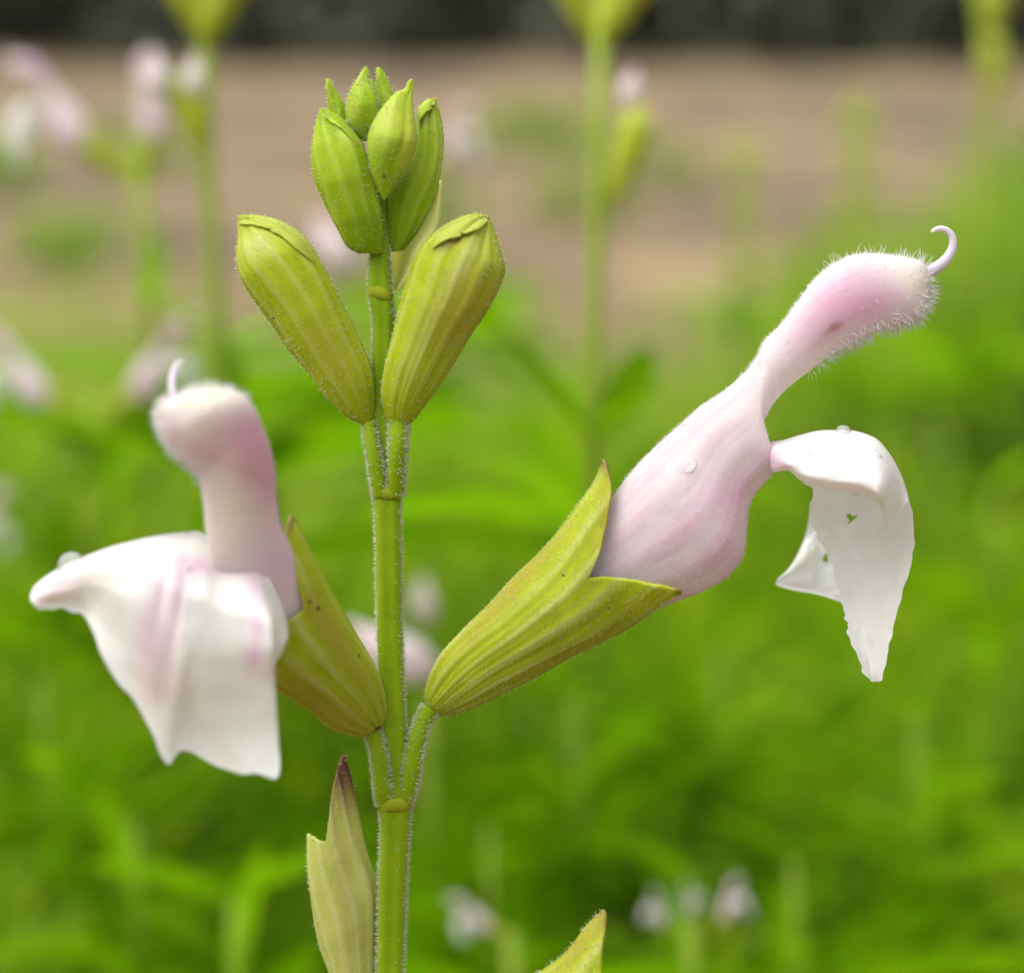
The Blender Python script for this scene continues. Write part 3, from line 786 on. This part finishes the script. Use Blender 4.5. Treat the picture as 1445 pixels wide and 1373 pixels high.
tube('pedicel', [(607, 1643, .2, 12), (590, 1680, .2, 12), (566, 1740, .6, 12)], M['stem'], calyx_b, P(608, 1645, .2), m=14, n=20)

# --- specks and drops lie on the surfaces
bpy.context.view_layer.update()
def surface_at(obj, x, y):
    """where the line from the lens through a photo pixel meets an object"""
    dg = bpy.context.evaluated_depsgraph_get()
    bv = BVHTree.FromObject(obj, dg)
    w = obj.matrix_world
    iw = w.inverted()
    d = Vector(P(x, y, 0) - CAM).normalized()
    hit, nor, _, _ = bv.ray_cast(iw @ Vector(CAM), d)
    if hit is None: return None
    n = Vector(nor)
    if n.dot(d) > 0: n = -n
    return np.array(w @ hit), np.array(n)

def overlay(name, obj, outer, margin, lift, mat, mask, n=40, m=10):
    """a sepal fold lying on a bud: sheet from its outer line to a raised free margin"""
    dg = bpy.context.evaluated_depsgraph_get()
    bv = BVHTree.FromObject(obj, dg); w = obj.matrix_world; iw = w.inverted()
    a = spline(outer, n); b = spline(margin, n)
    V = []
    for i in range(n):
        u = i / (n - 1)
        for j in range(m):
            v = j / (m - 1)
            q = a[i] * (1 - v) + b[i] * v
            d = Vector(P(q[0], q[1], 0) - CAM).normalized()
            hit, nor, _, _ = bv.ray_cast(iw @ Vector(CAM), d)
            if hit is None:
                loc, nor, _, _ = bv.find_nearest(iw @ Vector(P(q[0], q[1], 1.0))); hit = loc
            nn = Vector(nor)
            if nn.dot(d) > 0: nn = -nn
            h = lift * MM * (.12 + v ** 1.3) * (.35 + .65 * math.sin(math.pi * min(1, .08 + u * .9)))
            V.append(np.array(w @ hit) + np.array(nn) * h)
    mk = np.repeat(np.array([mask]), len(V), 0).astype(float)
    return build(name, V, grid_faces(n, m, False), mat, obj, WORLD[obj.name], mk, thick=.09)
overlay('sepal_fold', bH, [(613, 336), (626, 323), (645, 313), (668, 307), (686, 309)], [(612, 352), (630, 342), (650, 336), (670, 328), (687, 312)], .22, M['calyx'], (.35, .0, .0))
overlay('sepal_fold', bG, [(338, 312), (360, 309), (382, 313), (408, 325), (427, 341), (442, 365)], [(339, 316), (360, 320), (382, 327), (404, 341), (424, 358), (443, 371)], .17, M['calyx'], (.3, .0, .05))
overlay('sepal_fold', bA, [(455, 160), (475, 170), (493, 184), (506, 203)], [(457, 166), (474, 177), (491, 192), (506, 207)], .12, M['bud'], (.25, .0, .0), 30, 8)
overlay('sepal_fold', bB, [(612, 143), (600, 147), (594, 158), (592, 176)], [(613, 150), (605, 156), (599, 165), (594, 180)], .12, M['bud'], (.3, .0, .0), 30, 8)

def dome(r_px, flat, seed, n=9, m=18, elong=1.0):
    th = np.linspace(0, 2 * math.pi, m, endpoint=False)
    rr = np.linspace(-.35, 1, n)
    V = []
    for a in rr:
        k = math.sqrt(max(0, 1 - a * a)) if a < 1 else 0.0
        for t in th:
            w = 1 + .06 * math.sin(2 * t + seed) + .04 * math.sin(3 * t + 2 * seed)
            V.append((k * w * elong * math.cos(t), k * w * math.sin(t) / elong, a * flat))
    F = grid_faces(n, m, True) + [tuple(reversed(range(m)))]
    return np.array(V) * r_px * S, F

def place(name, obj, x, y, r_px, flat, mat, parent, seed=0, elong=1.0):
    h = surface_at(obj, x, y)
    if h is None: return None
    pos, nor = h
    V, F = dome(r_px, flat, seed, elong=elong)
    q = Vector(nor).to_track_quat('Z', 'Y').to_matrix()
    V = V @ np.array(q).T + pos
    return build(name, V, F, mat, parent, pos)

for (ob, x, y, r) in ((calyx_l, 437, 849, 2.6), (calyx_l, 449, 858, 3.2), (calyx_l, 507, 925, 2.2), (calyx_l, 533, 1027, 4.2), (bC, 542, 249, 2.0), (bG, 386, 449, 2.0), (bG, 432, 357, 1.6), (calyx_r, 795, 812, 1.8), (calyx_r, 860, 858, 1.6)):
    place('speck', ob, x, y, r, .5, M['speck'], ob, x, 1.2)
drops = [(lip_l, 100, 795, 17, .8, 'large round water drop near the end of the side lobe'),
         (lip_l, 163, 798, 9, .7, 'small water drop second along the side lobe of the white lip'),
         (lip_l, 262, 803, 8, .6, 'small water drop at the throat below the hood'),
         (corolla_r, 968, 655, 13, .10, 'flat water drop on the pale pink tube'),
         (lip_r, 1190, 609, 10, .9, 'grey water bead perched on top of the drooping lip'),
         (lip_r, 1137, 640, 9, .4, 'flat water drop near the narrow neck of the drooping lip'),
         (lip_r, 1238, 641, 8, .5, 'water drop on the outer shoulder of the drooping lip'),
         (lip_r, 1206, 634, 7, .5, 'tiny water drop midway over the drooping lip')]
for i, (ob, x, y, r, fl, lab) in enumerate(drops):
    o = place('water_drop', ob, x, y, r, fl, M['water'], None, i, 1.05)
    if o: tag(o, lab, 'water drop', 'water drops on the petals')

# ------------------------------------------------------------------ plants behind
CAMROT = np.stack([RIGHT, UP, -FWD], 1)          # camera axes as columns
def imgrot(roll=0.0, yaw=0.0, pitch=0.0):
    """rotation: turn in the picture plane, about the picture's upright and its horizontal"""
    c = Matrix([list(r) for r in CAMROT])
    r = Matrix.Rotation(rad(roll), 3, 'Z') @ Matrix.Rotation(rad(yaw), 3, 'Y') @ Matrix.Rotation(rad(pitch), 3, 'X')
    return c @ r @ c.transposed()

def copy_part(src, parent, pos, rot, scale=1.0, deep=True):
    o = src.copy()
    for k in list(o.keys()): del o[k]
    col.objects.link(o)
    o.parent = parent
    o.matrix_parent_inverse = Matrix()
    o.matrix_local = Matrix.Translation(Vector(np.asarray(pos) - WORLD[parent.name])) @ rot.to_4x4() @ Matrix.Scale(scale, 4)
    if deep:
        for ch in src.children:
            if ch.name.split('.')[0] not in ('lower_lip', 'style', 'throat'): continue
            c = ch.copy()
            for k in list(c.keys()): del c[k]
            col.objects.link(c)
            c.parent = o
            c.matrix_parent_inverse = Matrix()
            c.matrix_local = ch.matrix_local.copy()
    return o

def flower(parent, x, y, dist, ang, yaw=0, scale=1.0, corolla=True):
    """calyx base at the given place; ang = direction it points in the picture (degrees, 0 right, 90 up)"""
    own = 34.0      # the model's own axis
    r = imgrot(ang - own if not yaw else ang - (180 - own if abs(yaw) > 90 else own), yaw)
    pos = Pd(x, y, dist)
    copy_part(calyx_r, parent, pos, r, scale, deep=False)
    if corolla: copy_part(corolla_r, parent, pos, r, scale)

def bud_copy(parent, x, y, dist, ang, scale=1.0, src=None):
    src = src or bG
    own = {bG: 124.0, bH: 65.0, bA: 105.0, bB: 80.0}[src]
    copy_part(src, parent, Pd(x, y, dist), imgrot(ang - own), scale, deep=False)

petal_mesh = bD.data.copy()
petal_mesh.materials[0] = M['tube']
def petal_tip(parent, x, y, dist, ang, scale):
    o = bpy.data.objects.new('petal', petal_mesh)
    col.objects.link(o)
    o.parent = parent
    o.matrix_local = Matrix.Translation(Vector(Pd(x, y, dist) - WORLD[parent.name])) @ imgrot(ang - 90.0).to_4x4() @ Matrix.Scale(scale, 4)

def leaf_shape(L, W, n=7, fold=.35, droop=.5):
    t = np.linspace(0, 1, n)
    w = W / 2 * np.sin(math.pi * np.clip(t * .93 + .05, 0, 1)) ** .75
    V = []
    for i in range(n):
        x = L * t[i]; z = -droop * L * t[i] ** 2 * .5
        V += [(x, -w[i], z + fold * w[i]), (x, 0, z), (x, w[i], z + fold * w[i])]
    return np.array(V), grid_faces(n, 3, False)
LEAVES = []
for L, W, dr in ((26, 6.5, .35), (32, 7.0, .6), (22, 6.0, .15), (36, 6.0, .8)):
    v, f = leaf_shape(L * MM, W * MM, 9, .35, dr)
    LEAVES.append(mesh('leaf', v, f, M['leaf']))

def bg_stem(parent, pts, w_mm=1.4):
    """pts world positions, top first or bottom first"""
    C = spline(np.asarray(pts), 30)
    th = np.linspace(0, 2 * math.pi, 8, endpoint=False)
    G = C[:, None] + w_mm / 2 * MM * (np.cos(th)[None, :, None] * RIGHT + np.sin(th)[None, :, None] * np.array([0, 1, 0]))
    return loft_object('stem', dict(G=G, n=30, m=8), M['stem'], parent, WORLD[parent.name], np.full((30, 8, 3), [.25, 0, 0]))

def add_leaf(parent, pos, direction, kind=0, roll=0.0, scale=1.0):
    o = bpy.data.objects.new('leaf', LEAVES[kind])
    col.objects.link(o)
    o.parent = parent
    d = Vector(direction).normalized()
    up = Vector((0, 0, 1)) if abs(d.z) < .95 else Vector((0, -1, 0))
    y = up.cross(d).normalized(); z = d.cross(y)
    m = Matrix((d, y, z)).transposed() @ Matrix.Rotation(roll, 3, 'X')
    o.matrix_local = Matrix.Translation(Vector(np.asarray(pos) - WORLD[parent.name])) @ m.to_4x4() @ Matrix.Scale(scale, 4)
    return o

def img_dir(ang, away=0.0):
    return RIGHT * math.cos(rad(ang)) + UP * math.sin(rad(ang)) + FWD * away

def bg_plant(label, stem_px, dist, leaf_from=-1, pairs=10, group='out-of-focus salvia plants', w_mm=1.4):
    """stem_px: (x,y) photo points from the top down, all near one distance; then straight to the soil"""
    pts = [Pd(x, y, dist) for x, y in stem_px]
    last = pts[-1]
    lx, ly = stem_px[-1]
    tail = [Pd(lx + 2, ly + 35, dist + .05), Pd(lx + 4, ly + 85, dist + .13), Pd(lx + 6, ly + 170, dist + .19)]
    foot = np.array([tail[-1][0], tail[-1][1] + .03, -.01])
    pl = empty('salvia_plant', foot)
    tag(pl, label, 'plant', group)
    bg_stem(pl, pts + tail + [foot], w_mm)
    # leaf pairs down the hidden part of the stem
    a = rng.uniform(0, math.pi)
    path = spline(np.array(pts + tail + [foot]), 300)
    seg = np.linalg.norm(np.diff(path, axis=0), axis=1).mean()
    i0 = int(np.argmin(np.linalg.norm(path - pts[leaf_from], axis=1)))
    for k in range(pairs):
        q = path[min(len(path) - 1, int(i0 + k * .0105 / seg))]
        for s_ in (0, math.pi):
            d = (math.cos(a + s_), math.sin(a + s_), rng.uniform(.5, 1.0) * (1 - .06 * k))
            add_leaf(pl, q, d, int(rng.integers(0, 4)), rng.normal(0, .3), (.5 + .5 * min(1, k / 3)) * rng.uniform(.8, 1.1) * (.72 if w_mm < 1 else 1))
        a += math.pi / 2 + rng.normal(0, .15)
    return pl

b1 = bg_plant('blurred stem with pale-tipped buds and green fork cut off by the picture top', [(288, -60), (288, 60), (290, 200), (297, 330), (310, 480), (322, 620)], .175, -2)
bud_copy(b1, 292, 62, .175, 118, 1.0); bud_copy(b1, 292, 62, .174, 62, 1.0, bH)
bud_copy(b1, 282, 215, .172, 96, .56); bud_copy(b1, 272, 200, .178, 112, .62)
petal_tip(b1, 277, 142, .171, 92, 1.2); petal_tip(b1, 236, 138, .177, 105, 1.3); petal_tip(b1, 224, 135, .18, 118, 1.0)
b2 = bg_plant('blurred plant carrying a drooping pink flower over dark shade', [(190, 190), (196, 250), (205, 330), (212, 430), (215, 560)], .21, -2)
flower(b2, 188, 262, .21, 142, 180, .62); flower(b2, 205, 268, .215, 80, 0, .5)
b3 = bg_plant('blurred upright stem with one white-tipped bud, standing over the brown field', [(850, -60), (848, 60), (846, 180), (842, 330), (840, 480), (836, 600), (836, 700)], .165, -2)
bud_copy(b3, 862, 287, .164, 76, .78, bG)
petal_tip(b3, 886, 158, .165, 80, 1.15)
bud_copy(b3, 846, 70, .167, 118, 1.0); bud_copy(b3, 852, 62, .165, 58, .9, bH)
add_leaf(b3, Pd(828, 612, .165), img_dir(128, .05), 2, roll=.5, scale=.75)
add_leaf(b3, Pd(842, 612, .168), img_dir(55, .9), 2, roll=.8, scale=.7)
b4 = bg_plant('faint blurred stem at the picture edge above the curled style', [(1378, -60), (1390, 60), (1400, 160), (1385, 320), (1375, 480)], .30)
bud_copy(b4, 1402, 160, .30, 96, 1.1); bud_copy(b4, 1396, 60, .30, 80, 1.0, bH)
b5 = bg_plant('blurred plant with two orange-pink flowers spread in a V', [(130, 560), (130, 640), (128, 740), (125, 860)], .205, 1)
flower(b5, 126, 612, .205, 145, 180, .52); flower(b5, 136, 612, .205, 42, 0, .52)
b6 = bg_plant('blurred pink flower peeping out beneath the bright bud cluster', [(520, 380), (524, 470), (526, 560)], .24)
petal_tip(b6, 508, 390, .20, 128, 2.3); bud_copy(b6, 530, 430, .21, 120, .45)
b7 = bg_plant('blurred white flower peeping out beside the top bud cluster', [(598, 215), (600, 320), (604, 450)], .27)
flower(b7, 600, 262, .27, 52, 0, .42)
b8 = bg_plant('blurred pink flowers crossing behind the stem between the two calyces', [(600, 990), (606, 1080), (610, 1200)], .20)
petal_tip(b8, 622, 950, .168, 152, 2.7); petal_tip(b8, 604, 885, .19, 95, 1.5); bud_copy(b8, 648, 985, .172, 140, .3)
b9 = bg_plant('blurred whitish flower with yellow calyx low beside the stem', [(722, 1318), (726, 1420)], .178, -1, 3)
flower(b9, 722, 1325, .178, 155, 180, .22)
b10 = bg_plant('blurred trio of small pale flowers low under the drooping lip', [(975, 1305), (976, 1400)], .178, -1, 3)
flower(b10, 946, 1325, .178, 118, 180, .15); flower(b10, 974, 1312, .180, 85, 0, .14); flower(b10, 1006, 1322, .176, 58, 0, .19)
b11 = bg_plant('blurred white flower at the picture edge beside the spread lip', [(-60, 760), (-58, 860)], .24)
flower(b11, -90, 800, .24, 40, 0, .42)
b12 = bg_plant('tall blurred green spike rising over the brown field', [(1212, 130), (1208, 240), (1200, 380), (1195, 520)], .42)
for yy in (150, 210, 270, 330):
    bud_copy(b12, 1210, yy + 50, .42, 105, 1.2, bA); bud_copy(b12, 1212, yy + 50, .42, 70, 1.2, bB)
b13 = bg_plant('pale blurred green spike left of the taller one', [(1050, 190), (1048, 300), (1042, 420)], .46)
b13["label"] = 'pale blurred green spike behind the hooded flower neck'
for yy in (200, 270, 340):
    bud_copy(b13, 1048, yy + 55, .46, 108, 1.2, bA); bud_copy(b13, 1050, yy + 55, .46, 66, 1.2, bB)

for lab, x, y, d, kk in (('blurred leafy shoot fanning out just below the olive calyx of the profile flower', 810, 985, .19, 11),
                         ('blurred leafy shoot behind the bare stem run at the frame foot', 690, 1165, .185, 10),
                         ('blurred leafy shoot beside the trio of small pale flowers', 1120, 1215, .18, 9),
                         ('blurred leafy shoot under the broad white lip with pink streaks', 190, 1150, .19, 10),
                         ('blurred leafy shoot in the lower corner next to the straw calyx', 330, 1270, .175, 8),
                         ('blurred leafy shoot below the torn tip of the drooping lip', 1290, 1010, .20, 11),
                         ('blurred leafy shoot under the bulge of the pink tube', 1010, 905, .21, 11),
                         ('blurred leafy shoot beyond the drooping lip at mid height', 1400, 690, .24, 12),
                         ('blurred leafy shoot under the side lobe with the large drop', 60, 960, .205, 11),
                         ('blurred leafy shoot between the hooded flower and the orange-pink pair', 330, 690, .25, 12)):
    bg_plant(lab, [(x, y), (x + 3, y + 60), (x + 5, y + 130)], d, 0, kk, 'leafy salvia shoots without flowers', .8)

# ------------------------------------------------------------------ leafy bed (one mass of leaves)
def leafy_bed():
    Vs, Fs, Ms, k = [], [], [], 0
    shapes = [leaf_shape(L * MM, W * MM, 6, .35, dr) for L, W, dr in ((26, 6.5, .3), (34, 7, .6), (20, 6, .1), (40, 5.5, .9))]
    shapes = [(v * np.array([1, .72, 1]), f) for v, f in shapes]
    def put(pos, yaw, elev, kind, sc, mk):
        nonlocal k
        v, f = shapes[kind]
        ce, se = math.cos(elev), math.sin(elev); cy, sy = math.cos(yaw), math.sin(yaw)
        ex = np.array([ce * cy, ce * sy, se]); ey = np.array([-sy, cy, 0]); ez = np.cross(ex, ey)
        q = (v[:, :1] * ex + v[:, 1:2] * ey + v[:, 2:] * ez) * sc + pos
        Vs.append(q); Fs.extend([tuple(a + k for a in h) for h in f]); k += len(v)
        Ms.append(np.repeat(mk[None], len(v), 0))
    count = 0
    for i in range(4900):
        Y = .17 + 2.3 * rng.uniform(0, 1) ** 2.0
        X = rng.uniform(-1, 1) * (.42 * Y + .12)
        zc = .335 - .085 * Y + .024 * wob(np.array([X, Y, 0.]), 22) + rng.normal(0, .012) - .05 * sm(.55, 1.1, Y) * (1 - .7 * sm(.0, .25, abs(X / Y + .02)))
        if Y > .6: zc += .12 * sm(.05, .30, X / Y) * rng.uniform(0, 1) + .03 * rng.uniform(0, 1) ** 4
        if Y > 1.2: zc -= rng.uniform(.0, .16) * sm(1.1, 1.8, Y) ; zc = max(zc, .06)
        if Y < .23: zc -= .02
        if Y > .7 and rng.uniform() < .78 * sm(.7, 1.3, Y) * (1 - .55 * sm(.05, .25, X / Y) - .2 * sm(-.12, -.25, X / Y)): continue
        top = np.array([X, Y, zc])
        tall = .13
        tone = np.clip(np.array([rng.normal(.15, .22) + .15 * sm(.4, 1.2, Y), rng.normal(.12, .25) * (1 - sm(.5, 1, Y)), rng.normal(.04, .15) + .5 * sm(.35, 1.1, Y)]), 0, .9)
        yaw = rng.uniform(0, 6.28)
        nl = int(tall / .011)
        leanx, leany = rng.normal(0, .12, 2)
        for q in range(nl):
            h = q * .011
            pos = top + np.array([-leanx * h, -leany * h, -h])
            for s in (0, math.pi):
                el = 1.15 - .75 * min(1, q / 4) + rng.normal(0, .15)
                mk = np.clip(tone + np.array([.25 if q < 2 else 0, 0, 0]) + rng.normal(0, .06, 3), 0, 1)
                put(pos, yaw + s + rng.normal(0, .3), el, int(rng.integers(0, 4)), (.45 + .55 * min(1, (q + 1) / 4)) * rng.uniform(.8, 1.15) * (1.2 - .1 * min(1, Y)), mk)
                count += 1
            yaw += math.pi / 2
    o = build('foliage', np.concatenate(Vs), Fs, M['leafmass'], None, (0, 0, 0), np.concatenate(Ms))
    return tag(o, 'dense blurred green leaves of the salvia bed covering the soil', 'foliage', kind='stuff')
leafy_bed()

# ------------------------------------------------------------------ far hedge and weeds
def leaf_mass(name, label, cat, centers, per, size, mat, mkf):
    Vs, Fs, Ms = [], [], []
    k = 0
    for (c, r) in centers:
        n = per
        u = rng.normal(0, 1, (n, 3)); u /= np.linalg.norm(u, axis=1)[:, None]
        pos = np.asarray(c) + u * np.asarray(r) * rng.uniform(.55, 1, (n, 1)) ** .5
        pos[:, 2] = np.maximum(pos[:, 2], .01)
        a = rng.normal(0, 1, (n, 3)); a /= np.linalg.norm(a, axis=1)[:, None]
        b = np.cross(a, rng.normal(0, 1, (n, 3))); b /= np.linalg.norm(b, axis=1)[:, None]
        L = size * rng.uniform(.6, 1.3, (n, 1)); W = L * .4
        V = np.stack([pos - a * L, pos + b * W, pos + a * L, pos - b * W], 1).reshape(-1, 3)
        Vs.append(V); Ms.append(np.repeat(mkf(n), 4, 0))
        Fs += [(k + 4 * i, k + 4 * i + 1, k + 4 * i + 2, k + 4 * i + 3) for i in range(n)]
        k += 4 * n
    o = build(name, np.concatenate(Vs), Fs, mat, None, (0, 0, 0), np.concatenate(Ms), smooth=False)
    return tag(o, label, cat, kind='stuff')
M['hedge'] = plant_material('hedge_leaf', (.055, .068, .042), (.075, .09, .055), (.10, .09, .065), None, None, translucent=.15, sss=0, bump=0, noise_mm=300, rough=.8)
cs = []
for i in range(130):
    x = rng.uniform(-8, 8); y = rng.uniform(12.9 if i % 3 == 0 else 14.2, 16.5)
    z = rng.uniform(.05, .3) if y < 14.2 else rng.uniform(.1, .6) if i % 2 else rng.uniform(.4, 2.6)
    cs.append(((x, y, z), (rng.uniform(.8, 1.4), rng.uniform(.5, .8), rng.uniform(.5, .9))))
leaf_mass('hedge', 'dark hedge far across the brown field', 'hedge', cs, 300, .17, M['hedge'], lambda n: np.clip(rng.normal(.2, .3, (n, 3)), 0, 1))
cs = []
for i in range(26):
    y = rng.uniform(2.0, 7); x = rng.uniform(-.45, .45) * y
    r = rng.uniform(.03, .11) * (1 + y / 10)
    cs.append(((x, y, r * .4), (r * 1.5, r, r * .6)))
leaf_mass('weeds', 'low weeds scattered over the bare brown field', 'weeds', cs, 60, .035, M['leafmass'], lambda n: np.clip(rng.normal(.1, .2, (n, 3)) + np.array([0, .4, .25]), 0, 1))
